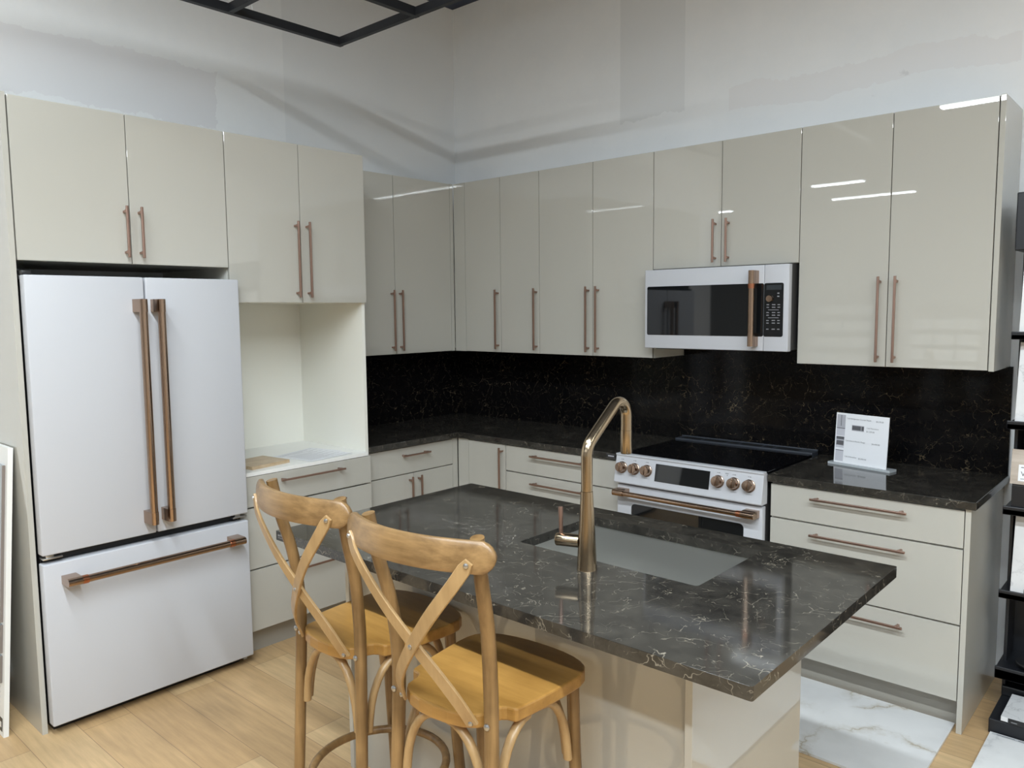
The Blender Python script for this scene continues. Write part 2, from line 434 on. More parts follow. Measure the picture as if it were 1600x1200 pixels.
# local cabinet frames: (u along the run, d out of the wall, z) -> world
class Run:
    def __init__(s, k): s.k = k
    def p(s, u, d, z): return V((u, -d, z)) if s.k == 'back' else V((d, u, z))
    def box(s, bm, u0, u1, d0, d1, z0, z1, bev=0.0, mat=0):
        a, b = s.p(u0, d0, z0), s.p(u1, d1, z1)
        box(bm, min(a.x, b.x), max(a.x, b.x), min(a.y, b.y), max(a.y, b.y), z0, z1, bev, mat)
BACK, LEFT = Run('back'), Run('left')
def pull_bar(run, u0, u1, z0, z1, d, parent, name='handle'):
    """slim square bar pull on two short posts; vertical when u0 == u1"""
    bm = new(); w = 0.0048; st = 0.034
    if u0 == u1:
        run.box(bm, u0 - w, u0 + w, d + st - w, d + st + w, z0, z1, 0.0015)
        for z in (z0 + 0.022, z1 - 0.022): run.box(bm, u0 - 0.0045, u0 + 0.0045, d + 0.0003, d + st, z - 0.0045, z + 0.0045, 0.001)
        for z in (z0 + 0.022, z1 - 0.022): run.box(bm, u0 - 0.0065, u0 + 0.0065, d + st - 0.012, d + st - 0.003, z - 0.0065, z + 0.0065, 0.001)
    else:
        run.box(bm, u0, u1, d + st - w, d + st + w, z0 - w, z0 + w, 0.0015)
        for u in (u0 + 0.022, u1 - 0.022): run.box(bm, u - 0.0045, u + 0.0045, d + 0.0003, d + st, z0 - 0.0045, z0 + 0.0045, 0.001)
        for u in (u0 + 0.022, u1 - 0.022): run.box(bm, u - 0.0065, u + 0.0065, d + st - 0.012, d + st - 0.003, z0 - 0.0065, z0 + 0.0065, 0.001)
    return obj(name, bm, PULL, parent)
G = 0.0017
def door(run, u0, u1, z0, z1, d, parent, handle=None, name='door', thick=0.019):
    bm = new()
    run.box(bm, u0 + G, u1 - G, d - thick, d, z0 + G, z1 - G, 0.0012)
    o = obj(name, bm, GLOSS, parent)
    if handle: pull_bar(run, handle[0], handle[1], handle[2], handle[3], d, o)
    return o
def carcass(run, u0, u1, d0, d1, z0, z1, parent, mats=None, bev=0.0):
    bm = new(); run.box(bm, u0, u1, d0, d1, z0, z1, bev)
    return obj('body', bm, mats or NICHE, parent)
def filler(run, u0, u1, d0, d1, z0, z1, parent):
    bm = new(); run.box(bm, u0, u1, d0, d1, z0, z1, 0.001)
    return obj('filler_strip', bm, GLOSS, parent)
def kick(run, u0, u1, d, parent):
    bm = new(); run.box(bm, u0, u1, d - 0.016, d, 0.0, 0.122)
    return obj('kick_board', bm, KICK, parent)

# ------------------------------------------------------------------ room shell
XL, XR, YF = -6.5, 9.5, -14.0
bm = new(); box(bm, XL, XR, YF, 0.1, -0.08, 0.0); struct('floor', bm, FLOOR)
bm = new(); box(bm, XL, XR, YF, 0.1, CEIL, CEIL + 0.08); struct('ceiling', bm, NAVY)
bm = new(); box(bm, -0.12, XR, 0.0, 0.12, 0.0, CEIL); struct('wall_back', bm, WALLB)
bm = new(); box(bm, -0.12, 0.0, -4.6, 0.0, 0.0, CEIL); struct('wall_left', bm, WALLL)
bm = new(); box(bm, XL, -0.12, -4.6, -4.48, 0.0, CEIL); struct('wall_side', bm, WALLP)
bm = new(); box(bm, XL - 0.12, XL, YF, -4.48, 0.0, CEIL); struct('wall_far_left', bm, WALLP)
bm = new(); box(bm, XR, XR + 0.12, YF, 0.12, 0.0, CEIL); struct('wall_right', bm, WALLP)
bm = new(); box(bm, XL - 0.12, XR + 0.12, YF - 0.12, YF, 0.0, CEIL); struct('wall_front', bm, WALLP)

# ------------------------------------------------------------------ wall cabinets, back run
ZT, ZU = 2.446, 1.382
DU = 0.340
HU = (1.404, 1.768)
t = thing('wall_cabinet', 'greige gloss single-door wall cabinet in the corner, with a filler strip at its left', 'cabinet', (0.53, 0, ZU), 'wall cabinets on the back wall')
carcass(BACK, 0.345, 0.730, 0.002, DU - 0.021, ZU, ZT, t)
filler(BACK, 0.3275, 0.425, DU - 0.019, DU - 0.001, ZU, ZT, t)
door(BACK, 0.4268, 0.731, ZU, ZT, DU, t, (0.711, 0.711, *HU))
t = thing('wall_cabinet', 'narrow greige gloss single-door wall cabinet second from the corner on the back wall', 'cabinet', (0.885, 0, ZU), 'wall cabinets on the back wall')
carcass(BACK, 0.732, 1.037, 0.002, DU - 0.021, ZU, ZT, t)
door(BACK, 0.731, 1.0385, ZU, ZT, DU, t, (1.019, 1.019, *HU))
t = thing('wall_cabinet', 'tall greige gloss double-door wall cabinet directly left of the microwave', 'cabinet', (1.42, 0, ZU), 'wall cabinets on the back wall')
carcass(BACK, 1.040, 1.807, 0.002, DU - 0.021, ZU, ZT, t)
door(BACK, 1.0385, 1.4226, ZU, ZT, DU, t, (1.396, 1.396, *HU))
door(BACK, 1.4226, 1.809, ZU, ZT, DU, t, (1.463, 1.463, *HU))
t = thing('wall_cabinet', 'short greige gloss double-door wall cabinet above the microwave', 'cabinet', (2.19, 0, 1.843), 'wall cabinets on the back wall')
carcass(BACK, 1.811, 2.575, 0.002, DU - 0.021, 1.843, ZT, t)
door(BACK, 1.809, 2.1905, 1.843, ZT, DU, t, (2.161, 2.161, 1.863, 2.072))
door(BACK, 2.1905, 2.5766, 1.843, ZT, DU, t, (2.230, 2.230, 1.863, 2.072))
t = thing('wall_cabinet', 'tall greige gloss double-door wall cabinet right of the microwave, ending in a side panel', 'cabinet', (2.96, 0, ZU), 'wall cabinets on the back wall')
carcass(BACK, 2.578, 3.342, 0.002, DU - 0.021, ZU, ZT, t)
door(BACK, 2.5766, 2.9614, ZU, ZT, DU, t, (2.930, 2.930, *HU))
door(BACK, 2.9614, 3.3430, ZU, ZT, DU, t, (2.997, 2.997, *HU))
bm = new(); BACK.box(bm, 3.3455, 3.3645, 0.002, DU + 0.001, ZU - 0.002, ZT + 0.001, 0.001); obj('end_panel', bm, GLOSS, t)

# wall cabinet, left run
XU = 0.326
t = thing('wall_cabinet', 'greige gloss double-door wall cabinet on the left wall between tall cabinet and corner', 'cabinet', (0, -0.83, ZU))
carcass(LEFT, -1.312, -0.345, 0.002, XU - 0.021, ZU, ZT, t)
door(LEFT, -1.312, -0.836, ZU, ZT, XU, t, (-0.869, -0.869, *HU))
door(LEFT, -0.836, -0.371, ZU, ZT, XU, t, (-0.804, -0.804, *HU))
filler(LEFT, -0.370, -0.3415, XU - 0.019, XU - 0.001, ZU, ZT, t)

# ------------------------------------------------------------------ tall units, left run
XF = 0.6686
t = thing('bridge_cabinet', 'greige gloss double-door cabinet above the white refrigerator', 'cabinet', (0, -2.51, 1.843))
carcass(LEFT, -2.930, -2.090, 0.002, XF - 0.021, 1.846, ZT, t)
door(LEFT, -2.930, -2.5121, 1.843, ZT, XF, t, (-2.535, -2.535, 1.869, 2.076))
door(LEFT, -2.5121, -2.0880, 1.843, ZT, XF, t, (-2.476, -2.476, 1.869, 2.076))

bm = new(); box(bm, 0.002, 0.6668, -2.953, -2.933, 0.0, ZT + 0.006, 0.001)
tag(obj('end_panel', bm, GLOSS), 'tall greige gloss end panel standing along the left side of the refrigerator', 'panel')

t = thing('tall_cabinet', 'tall greige cabinet right of the refrigerator, with an open white niche over drawers', 'cabinet', (0, -1.70, 0))
Y0, Y1 = -2.0855, -1.3165
bm = new()
XB = XF - 0.021
box(bm, 0.002, XB, Y0, Y0 + 0.018, 0.0, ZT)
box(bm, 0.002, XB, Y1 - 0.018, Y1, 0.0, ZT)
box(bm, 0.05, 0.066, Y0 + 0.018, Y1 - 0.018, 0.1, ZT)
box(bm, 0.066, XB, Y0 + 0.018, Y1 - 0.018, 1.690, ZT)
box(bm, 0.066, XB - 0.02, Y0 + 0.018, Y1 - 0.018, 0.125, 0.872)
obj('body', bm, NICHE, t)
bm = new(); box(bm, 0.067, XB + 0.019, Y0 + 0.0185, Y1 - 0.0185, 0.8745, 0.8925, 0.001); obj('niche_deck', bm, DECK, t)
bm = new(); box(bm, 0.067, XB - 0.01, Y0 + 0.0185, Y1 - 0.0185, 1.6870, 1.6895); obj('niche_ceiling', bm, CARC, t)
door(LEFT, -2.0871, -1.7061, 1.686, ZT, XF, t, (-1.738, -1.738, 1.712, 2.077))
door(LEFT, -1.7061, -1.3170, 1.686, ZT, XF, t, (-1.674, -1.674, 1.712, 2.077))
for (z0, z1, hz) in ((0.7265, 0.874, 0.836), (0.427, 0.7225, 0.682), (0.124, 0.423, 0.378)):
    door(LEFT, -2.0855, -1.3165, z0, z1, XF - 0.001, t, (-1.880, -1.506, hz, hz), name='drawer')
kick(LEFT, Y0, Y1, 0.60, t)

# ------------------------------------------------------------------ base cabinets
DB = 0.624
ZB0, ZB1 = 0.124, 0.874
t = thing('base_cabinet', 'greige base cabinet on the left wall with one drawer over two doors', 'cabinet', (0, -0.97, 0))
carcass(LEFT, -1.3125, -0.645, 0.02, DB - 0.021, 0.122, 0.88, t)
door(LEFT, -1.3120, -0.668, 0.7215, ZB1, DB, t, (-1.081, -0.873, 0.830, 0.830), name='drawer')
door(LEFT, -1.3120, -0.980, ZB0, 0.7190, DB, t, (-1.014, -1.014, 0.495, 0.704))
door(LEFT, -0.980, -0.668, ZB0, 0.7190, DB, t, (-0.946, -0.946, 0.495, 0.704))
filler(LEFT, -0.667, -0.6245, DB - 0.02, DB - 0.002, 0.122, 0.876, t)
kick(LEFT, -1.3125, -0.56, 0.55, t)
t = thing('base_cabinet', 'narrow greige corner base cabinet with one door on the back wall', 'cabinet', (0.86, 0, 0))
carcass(BACK, 0.66, 1.012, 0.02, DB - 0.021, 0.122, 0.88, t)
filler(BACK, 0.6260, 0.7135, DB - 0.018, DB - 0.002, 0.122, 0.876, t)
door(BACK, 0.7150, 1.0145, ZB0, ZB1, DB, t, (0.993, 0.993, 0.493, 0.858))
kick(BACK, 0.56, 1.012, 0.55, t)
def drawer_base(x0, x1, h0, h1, label):
    t = thing('drawer_cabinet', label, 'cabinet', ((x0 + x1) / 2, 0, 0))
    carcass(BACK, x0, x1, 0.02, DB - 0.021, 0.122, 0.88, t)
    for (z0, z1, hz) in ((0.7265, 0.874, 0.835), (0.427, 0.7225, 0.680), (0.124, 0.423, 0.3725)):
        door(BACK, x0, x1, z0, z1, DB, t, (h0, h1, hz, hz), name='drawer')
    kick(BACK, x0, x1, 0.55, t)
    return t
drawer_base(1.0155, 1.795, 1.222, 1.594, 'greige three-drawer base cabinet left of the range, half hidden by the island')
t = drawer_base(2.588, 3.344, 2.772, 3.149, 'greige three-drawer base cabinet right of the range under the price sign')
bm = new(); BACK.box(bm, 3.3455, 3.3650, 0.002, DB + 0.002, 0.0, 0.8825, 0.001); obj('end_panel', bm, GLOSS, t)

# ------------------------------------------------------------------ worktops and splashbacks
ZC, ZC0 = 0.914, 0.8830
bm = new()
prism(bm, [(0.0165, -1.3145), (0.6541, -1.3145), (0.6541, -0.6426), (1.8035, -0.6426), (1.8035, -0.0165), (0.0165, -0.0165)], ZC0, ZC)
t = tag(obj('worktop', bm, STONE, bevel=0.0025), 'L-shaped dark stone worktop in the corner, running to the range', 'worktop')
bm = new(); box(bm, 2.5795, 3.3835, -0.6426, -0.0165, ZC0, ZC)
tag(obj('worktop', bm, STONE, bevel=0.0025), 'short dark stone worktop right of the range, carrying the price sign', 'worktop')
bm = new(); box(bm, 0.002, 0.0155, -1.3145, -0.0165, ZC - 0.02, 1.381)
tag(obj('splashback', bm, STONEB), 'black veined stone splashback on the left wall', 'splashback')
bm = new(); box(bm, 0.002, 3.378, -0.0155, -0.002, ZC - 0.02, 1.381); box(bm, 1.8125, 2.5735, -0.0155, -0.002, 1.381, 1.436)
tag(obj('splashback', bm, STONEB), 'long black veined stone splashback on the back wall behind the range', 'splashback')

# ------------------------------------------------------------------ refrigerator
def cafe_handle(parent, p0, p1, out, side, r=0.0115, base=0.0, cap=0.052, bar=BRONZE, collar='both', wide=0.013):
    """round bar between two block brackets that reach back to the face; out = away from the face"""
    p0, p1, out, side = V(p0), V(p1), V(out), V(side)
    ax = (p1 - p0).normalized(); L = (p1 - p0).length
    bm = new()
    tube(bm, [p0 + ax * 0.004, p1 - ax * 0.004], r, 20, 0, up=out)
    depth = base
    for k, q in enumerate((p0, p1)):
        a0, a1 = (0.0, cap) if k == 0 else (-cap, 0.0)
        # bracket outline in the (side, out) plane: flat at the face, rounded round the bar
        poly = [(-wide, -depth), (wide, -depth)] + [((wide) * math.cos(a), (r + 0.003) * math.sin(a)) for a in [i * math.pi / 10 for i in range(11)]]
        prism(bm, poly, a0, a1, 0, fn=lambda a, b, h, q=q: q + side * a + out * b + ax * h)
        # slim copper ring next to the bracket
        if collar == 'both' or collar == k:
            e = q + ax * (a1 if k == 0 else a0); sgn = 1 if k == 0 else -1
            tube(bm, [e + ax * 0.0006 * sgn, e + ax * 0.022 * sgn], r + 0.0022, 20, 1, up=out)
    return obj('handle', bm, [bar, COPPER], parent, smooth=True, bevel=0.0)
FX = 0.722
t = thing('refrigerator', 'matte white french-door refrigerator with long bronze handles', 'refrigerator', (0.35, -2.505, 0))
bm = new(); box(bm, 0.07, 0.645, -2.915, -2.098, 0.035, 1.772, 0.003); obj('body', bm, DARKCASE, t)
bm = new(); box(bm, 0.072, 0.652, -2.908, -2.108, 0.0, 0.034); obj('base_grille', bm, BLACKP, t)
bm = new(); box(bm, 0.645, 0.6712, -2.912, -2.100, 0.06, 1.770); obj('door_gasket', bm, BLACKP, t)
FYM = -2.4905
d = obj('door', (lambda b: (box(b, 0.6715, FX, -2.9285, FYM - 0.0035, 0.722, 1.789, 0.005, 0, 3), b)[1])(new()), APPL, t, smooth=True)
cafe_handle(d, (0.785, -2.527, 0.775), (0.785, -2.527, 1.700), (1, 0, 0), (0, 1, 0), base=0.0627, collar=None, r=0.0155, wide=0.0165)
d = obj('door', (lambda b: (box(b, 0.6715, FX, FYM + 0.0035, -2.0735, 0.722, 1.789, 0.005, 0, 3), b)[1])(new()), APPL, t, smooth=True)
cafe_handle(d, (0.785, -2.454, 0.775), (0.785, -2.454, 1.700), (1, 0, 0), (0, 1, 0), base=0.0627, collar=None, r=0.0155, wide=0.0165)
d = obj('freezer_drawer', (lambda b: (box(b, 0.6715, FX, -2.9285, -2.0735, 0.042, 0.6870, 0.005, 0, 3), b)[1])(new()), APPL, t, smooth=True)
cafe_handle(d, (0.785, -2.868, 0.617), (0.785, -2.130, 0.617), (1, 0, 0), (0, 0, 1), base=0.0627, collar='both', bar=BRONZEX, r=0.015, wide=0.0165)
for y0, y1 in ((-2.925, -2.855), (-2.145, -2.077)):
    bm = new()
    box(bm, 0.672, 0.716, y0, y1, 0.7035, 0.7110, 0.002); box(bm, 0.690, 0.712, y0 + 0.012, y1 - 0.03, 0.711, 0.7212, 0.001)
    obj('hinge', bm, SCREW, t, smooth=True)
bm = new(); box(bm, 0.60, 0.700, -2.9275, -2.895, 1.7900, 1.806, 0.003); box(bm, 0.60, 0.66, -2.9275, -2.88, 1.7725, 1.792, 0.002)
obj('hinge_cover', bm, BLACKP, t, smooth=True)

# ------------------------------------------------------------------ microwave
t = thing('microwave', 'white over-range microwave with black glass and bronze handle', 'microwave', (2.187, 0, 1.44))
MX0, MX1, MZ0, MZ1, MY = 1.809, 2.5645, 1.4400, 1.8375, -0.4174
bm = new(); box(bm, MX0 + 0.002, MX1 - 0.001, MY + 0.036, -0.002, MZ0 + 0.004, MZ1 + 0.002, 0.002); obj('body', bm, DARKCASE, t)
bm = new(); box(bm, MX0 + 0.03, MX1 - 0.03, MY + 0.06, -0.03, MZ0 - 0.006, MZ0 + 0.004, 0.002); obj('vent_base', bm, BLACKP, t)
bm = new(); box(bm, MX0, 2.4475, MY, MY + 0.035, MZ0, MZ1, 0.004, 0, 3); dr = obj('door', bm, APPL, t, smooth=True)
gz0, gz1 = 1.508, 1.753
bm = new(); prism(bm, rrect(MX0 + 0.015, 2.4472, gz0, gz1, 0.008), 0, 0.0022, 0, fn=lambda a, b, h: V((a, MY - h, b))); obj('window', bm, GLASS_BLK, dr)
cafe_handle(dr, (2.408, MY - 0.048, 1.463), (2.408, MY - 0.048, 1.812), (0, -1, 0), (1, 0, 0), base=0.0475, collar=1, r=0.0138, cap=0.06, wide=0.0145)
bm = new(); box(bm, 2.4490, MX1, MY, MY + 0.035, MZ0, MZ1, 0.003, 0, 3); cp = obj('control_panel', bm, APPL, t, smooth=True)
bm = new(); prism(bm, rrect(2.4495, 2.5405, gz0, gz1, 0.008), 0, 0.0022, 0, fn=lambda a, b, h: V((a, MY - h, b))); obj('key_pad', bm, GLASS_BLK, cp)
bm = new()
yk = MY - 0.0026
def flat(b, x0, x1, z0, z1, y, mat=0):
    f = b.faces.new([b.verts.new(V(p)) for p in ((x0, y, z0), (x1, y, z0), (x1, y, z1), (x0, y, z1))]); f.material_index = mat
flat(bm, 2.460, 2.532, 1.722, 1.744, yk, 1)
for zz in (1.703, 1.689): flat(bm, 2.512, 2.522, zz, zz + 0.006, yk)
for zz in (1.652, 1.640, 1.616, 1.604, 1.580, 1.568, 1.540):
    for k in range(3): flat(bm, 2.462 + k * 0.026, 2.474 + k * 0.026 + (0.004 if (k + int(zz * 1000)) % 2 else 0), zz, zz + 0.0045, yk)
for zz in (1.629, 1.593): flat(bm, 2.470, 2.520, zz, zz + 0.0028, yk)
obj('key_legend', bm, [KEYS, simple('dim_display', (0.03, 0.035, 0.04), rough=0.2)], cp)
bm = new(); lathe(bm, (2.4775, MY - 0.0022, 1.682), (0, -1, 0), [(0, 0.0165), (0.010, 0.0155), (0.012, 0.0145), (0.0125, 0.001)], 28); obj('knob', bm, BRONZE, cp, smooth=True)

# ------------------------------------------------------------------ range
t = thing('range', 'white slide-in electric range with bronze knobs and black glass cooktop', 'range', (2.19, -0.3, 0))
RX0, RX1 = 1.8105, 2.5720
bm = new(); box(bm, RX0 + 0.004, RX1 - 0.004, -0.630, -0.02, 0.09, 0.905, 0.002); box(bm, RX0 + 0.03, RX1 - 0.03, -0.60, -0.05, 0.0, 0.09); obj('body', bm, DARKCASE, t)
bm = new(); box(bm, RX0 + 0.001, RX1 - 0.001, -0.642, -0.105, 0.9055, 0.9215, 0.002); obj('cooktop', bm, COOKTOP, t)
# rear vent trim: a raised bar with slots
bm = new(); box(bm, RX0 + 0.002, RX1 - 0.002, -0.104, -0.022, 0.9055, 0.930, 0.003)
sx = RX0 + 0.03
for wdt in (0.125, 0.145, 0.06, 0.125, 0.06, 0.13, 0.0):
    if wdt == 0: break
    box(bm, sx, sx + wdt - 0.012, -0.088, -0.036, 0.9301, 0.9303, 0, 1); sx += wdt + 0.004
box(bm, RX0 + 0.002, RX1 - 0.002, -0.030, -0.022, 0.929, 0.936, 0.002)
obj('vent_trim', bm, [simple('dark_blue_steel', (0.040, 0.046, 0.058), rough=0.35), BLACKP], t)
# control fascia: slanted face with a lip over the cooktop edge
prof = [(-0.630, 0.780), (-0.688, 0.780), (-0.692, 0.786), (-0.668, 0.912), (-0.672, 0.918), (-0.672, 0.9250), (-0.640, 0.9250), (-0.640, 0.918), (-0.630, 0.915)]
bm = new(); prism(bm, prof, RX0 - 0.004, RX1 + 0.004, 0, fn=lambda a, b, h: V((h, a, b)))
cp = obj('control_fascia', bm, APPL, t, bevel=0.0015)
nrm = V((0, -0.9823, 0.1871)); upv = V((0, 0.1871, 0.9823)).normalized()
def fas(x, s, o=0.0):                       # point on the slanted face: s up from its lower edge
    return V((x, -0.692, 0.786)) + upv * s + nrm * o
bm = new(); prism(bm, [(2.037, 0.030), (2.322, 0.030), (2.322, 0.114), (2.037, 0.114)], 0.0003, 0.0022, 0, fn=lambda a, b, h: fas(a, b, h)); obj('display', bm, GLASS_BLK, cp)
bm = new()
def tick(x, s, w, h): bm.faces.new([bm.verts.new(fas(*q, 0.0006)) for q in ((x, s), (x + w, s), (x + w, s + h), (x, s + h))])
for x in (1.848, 1.920, 1.990, 2.366, 2.442, 2.514):
    tick(x - 0.010, 0.112, 0.004, 0.0035); tick(x - 0.003, 0.112, 0.008, 0.0035); tick(x - 0.012, 0.036, 0.03, 0.0012)
tick(2.404, 0.104, 0.004, 0.004); tick(2.396, 0.113, 0.016, 0.003)
obj('legend', bm, KEYS, cp)
for x in (1.848, 1.920, 1.990, 2.366, 2.442, 2.514):
    bm = new(); c = fas(x, 0.074, 0.0004)
    lathe(bm, c, nrm, [(0, 0.0290), (0.006, 0.0285), (0.0075, 0.0255), (0.011, 0.0245), (0.030, 0.0235), (0.033, 0.0215), (0.034, 0.001)], 30)
    box(bm, x - 0.004, x + 0.004, -0.004, 0.004, 0, 0.044, 0.001, 0)  # grip ridge, moved onto the knob below
    bm.verts.ensure_lookup_table()
    for v in bm.verts:
        if abs(v.co.y) < 0.1 and v.co.z < 0.1: v.co = c + nrm * (0.034 + v.co.y * 0.9) + upv * (v.co.z - 0.022) + V((v.co.x - x, 0, 0))
    obj('knob', bm, BRONZE, cp, smooth=True)
bm = new()
x0, x1 = RX0 + 0.001, RX1 - 0.001
box(bm, x0, x1, -0.668, -0.632, 0.175, 0.770, 0.004, 0, 3); dr = obj('oven_door', bm, APPL, t, smooth=True)
bm = new(); prism(bm, rrect(x0 + 0.085, x1 - 0.085, 0.27, 0.680, 0.02), 0, 0.002, 0, fn=lambda a, b, h: V((a, -0.668 - h, b))); obj('window', bm, GLASS_BLK, dr)
cafe_handle(dr, (x0 + 0.012, -0.722, 0.738), (x1 - 0.012, -0.722, 0.738), (0, -1, 0), (0, 0, 1), base=0.0535, collar=1, r=0.0125, cap=0.06, bar=BRONZEX, wide=0.016)
bm = new(); box(bm, x0, x1, -0.664, -0.632, 0.095, 0.170, 0.003, 0, 2); obj('warming_drawer', bm, APPL, t, smooth=True)

# ------------------------------------------------------------------ island
IX0, IX1, IY0, IY1 = 1.694, 3.3745, -2.5206, -1.5899
SX0, SX1, SY0, SY1 = 2.404, 3.0255, -2.093, -1.700
bm = new()
outer = rrect(IX0, IX1, IY0, IY1, 0.006, 3); inner = rrect(SX0, SX1, SY0, SY1, 0.012, 4)
def loop(pts, z):
    vs = [bm.verts.new(V((a, b, z))) for a, b in pts]
    return vs, [bm.edges.new((vs[i], vs[(i + 1) % len(vs)])) for i in range(len(vs))]
o1, e1 = loop(outer, ZC); i1, e2 = loop(inner, ZC)
bmesh.ops.triangle_fill(bm, use_beauty=True, use_dissolve=False, edges=e1 + e2, normal=(0, 0, 1))
o0, e3 = loop(outer, ZC0); i0, e4 = loop(inner, ZC0)
bmesh.ops.triangle_fill(bm, use_beauty=True, use_dissolve=False, edges=e3 + e4, normal=(0, 0, -1))
for a, b in ((o1, o0), (i1, i0)):
    for k in range(len(a)): bm.faces.new((a[k], a[(k + 1) % len(a)], b[(k + 1) % len(a)], b[k]))
tag(obj('island_worktop', bm, STONE, bevel=0.0022), 'large dark stone island worktop with light veins and a sink cutout', 'worktop')

t = thing('sink', 'stainless steel undermount sink set into the island worktop', 'sink', ((SX0 + SX1) / 2, (SY0 + SY1) / 2, 0.66))
bm = new()
g = 0.004; zb = 0.675; th = 0.003
def tubloop(x0, x1, y0, y1, r, z): return [bm.verts.new(V((a, b, z))) for a, b in rrect(x0, x1, y0, y1, r, 5)]
zt_ = ZC0 - 0.0006
rings = [tubloop(SX0 - 0.028, SX1 + 0.028, SY0 - 0.028, SY1 + 0.028, 0.03, zt_),
         tubloop(SX0 - g, SX1 + g, SY0 - g, SY1 + g, 0.016, zt_),
         tubloop(SX0 - g, SX1 + g, SY0 - g, SY1 + g, 0.016, zb + 0.02),
         tubloop(SX0 + 0.012, SX1 - 0.012, SY0 + 0.012, SY1 - 0.012, 0.012, zb)]
for a, b in zip(rings, rings[1:]):
    for k in range(len(a)): bm.faces.new((a[k], a[(k + 1) % len(a)], b[(k + 1) % len(a)], b[k]))
bm.faces.new(rings[-1])
o = obj('basin', bm, STEEL, t, smooth=True)
sol = o.modifiers.new('gauge', 'SOLIDIFY'); sol.thickness = 0.002; sol.offset = -1
bm = new(); lathe(bm, ((SX0 + SX1) / 2, (SY0 + SY1) / 2 + 0.05, zb + 0.0006), (0, 0, 1), [(0, 0.045), (0.003, 0.043), (0.0032, 0.03), (0.001, 0.028), (0.001, 0.001)], 28); obj('drain', bm, SCREW, t, smooth=True)

# faucet
FXc, FYc = 2.722, -2.167
t = thing('faucet', 'tall brushed gold faucet with angled spout standing on the island behind the sink', 'faucet', (FXc, FYc, ZC))
bm = new()
lathe(bm, (FXc, FYc, ZC + 0.0003), (0, 0, 1), [(0, 0.0285), (0.003, 0.0280), (0.06, 0.0255), (0.12, 0.0225), (0.18, 0.0192), (0.222, 0.0172), (0.2225, 0.001)], 32)
obj('body', bm, GOLD, t, smooth=True)
bm = new()
sp = [V((0, 0, 1.1372)), V((0, 0, 1.235))]
def bend(p, q, r_, c, n=8):
    """round the corner c between directions towards p and q with radius r_"""
    a = (V(p) - V(c)).normalized(); b = (V(q) - V(c)).normalized(); half = a.angle(b) / 2
    l = r_ / math.tan(half); s, e = V(c) + a * l, V(c) + b * l
    ctr = V(c) + (a + b).normalized() * (r_ / math.sin(half))
    v0, v1 = s - ctr, e - ctr; w = v0.angle(v1); out = []
    for i in range(n + 1):
        k = i / n
        out.append(ctr + (v0 * math.sin((1 - k) * w) + v1 * math.sin(k * w)) / math.sin(w))
    return out
c1 = V((0, 0, 1.262)); c2 = V((0, 0.196, 1.412)); endp = V((0, 0.196, 1.215))
path = [V((0, 0, 1.1372))] + bend((0, 0, 1.13), c2, 0.055, c1) + bend(c1, endp, 0.040, c2, 12) + [V((0, 0.196, 1.285))]
SW = 0.0   # the spout points straight at the sink
def swv(p): return V((FXc + p.y * math.sin(SW), FYc + p.y * math.cos(SW), p.z))
tube(bm, [swv(p) for p in path], 0.0162, 24, 0, up=V((1, 0, 0)))
obj('spout', bm, GOLD, t, smooth=True)
bm = new(); lathe(bm, swv(V((0, 0.196, 1.2845))), (0, 0, -1), [(0, 0.0168), (0.001, 0.0168), (0.067, 0.0165), (0.070, 0.0155), (0.0702, 0.001)], 24); obj('spray_head', bm, GOLD, t, smooth=True)
hz = 0.992; hd = V((-0.94, -0.34, 0)).normalized()
bm = new(); lathe(bm, V((FXc, FYc, hz)) + hd * 0.022, hd, [(0, 0.0185), (0.038, 0.0185), (0.0384, 0.0178), (0.0396, 0.0178), (0.040, 0.0185), (0.066, 0.0185), (0.068, 0.017), (0.0682, 0.001)], 28)
hb = obj('valve', bm, GOLD, t, smooth=True)
bm = new(); lp = V((FXc, FYc, hz + 0.017)) + hd * 0.076
lathe(bm, lp, V((-0.02, 0, 1)), [(0, 0.0055), (0.010, 0.0058), (0.074, 0.0070), (0.077, 0.0064), (0.0772, 0.001)], 18); obj('lever', bm, PULL, hb, smooth=True)

# island base
t = thing('island_cabinet', 'greige gloss island base under the dark stone island worktop', 'cabinet', (2.45, -1.95, 0))
EX1 = 3.122; EX0 = 1.756; YN, YFAR = -2.248, -1.617
bm = new(); box(bm, EX1 - 0.020, EX1, -2.290, YFAR, 0.0, ZC0 - 0.0008, 0.001); obj('end_panel', bm, GLOSS, t)
bm = new(); box(bm, EX0, EX0 + 0.020, -2.290, YFAR, 0.0, ZC0 - 0.0008, 0.001); obj('end_panel', bm, GLOSS, t)
bm = new(); box(bm, EX0 + 0.0215, EX1 - 0.0215, YN, YN + 0.019, 0.0, ZC0 - 0.0008, 0.001); obj('back_panel', bm, GLOSS, t)
bm = new(); box(bm, EX0 + 0.022, 2.31, YN + 0.020, YFAR - 0.022, 0.10, ZC0 - 0.02); box(bm, 2.31, EX1 - 0.022, YN + 0.02, YFAR - 0.022, 0.10, 0.64); obj('body', bm, EDGE, t)
nd = [EX0 + 0.022, 2.21, 2.66, EX1 - 0.022]
for a, b in zip(nd, nd[1:]):
    bm = new(); box(bm, a + G, b - G, YFAR - 0.020, YFAR - 0.001, 0.124, 0.872, 0.0012); obj('door', bm, GLOSS, t)
bm = new(); box(bm, EX0 + 0.022, EX1 - 0.022, YFAR - 0.09, YFAR - 0.075, 0.0, 0.12); obj('kick_board', bm, KICK, t)

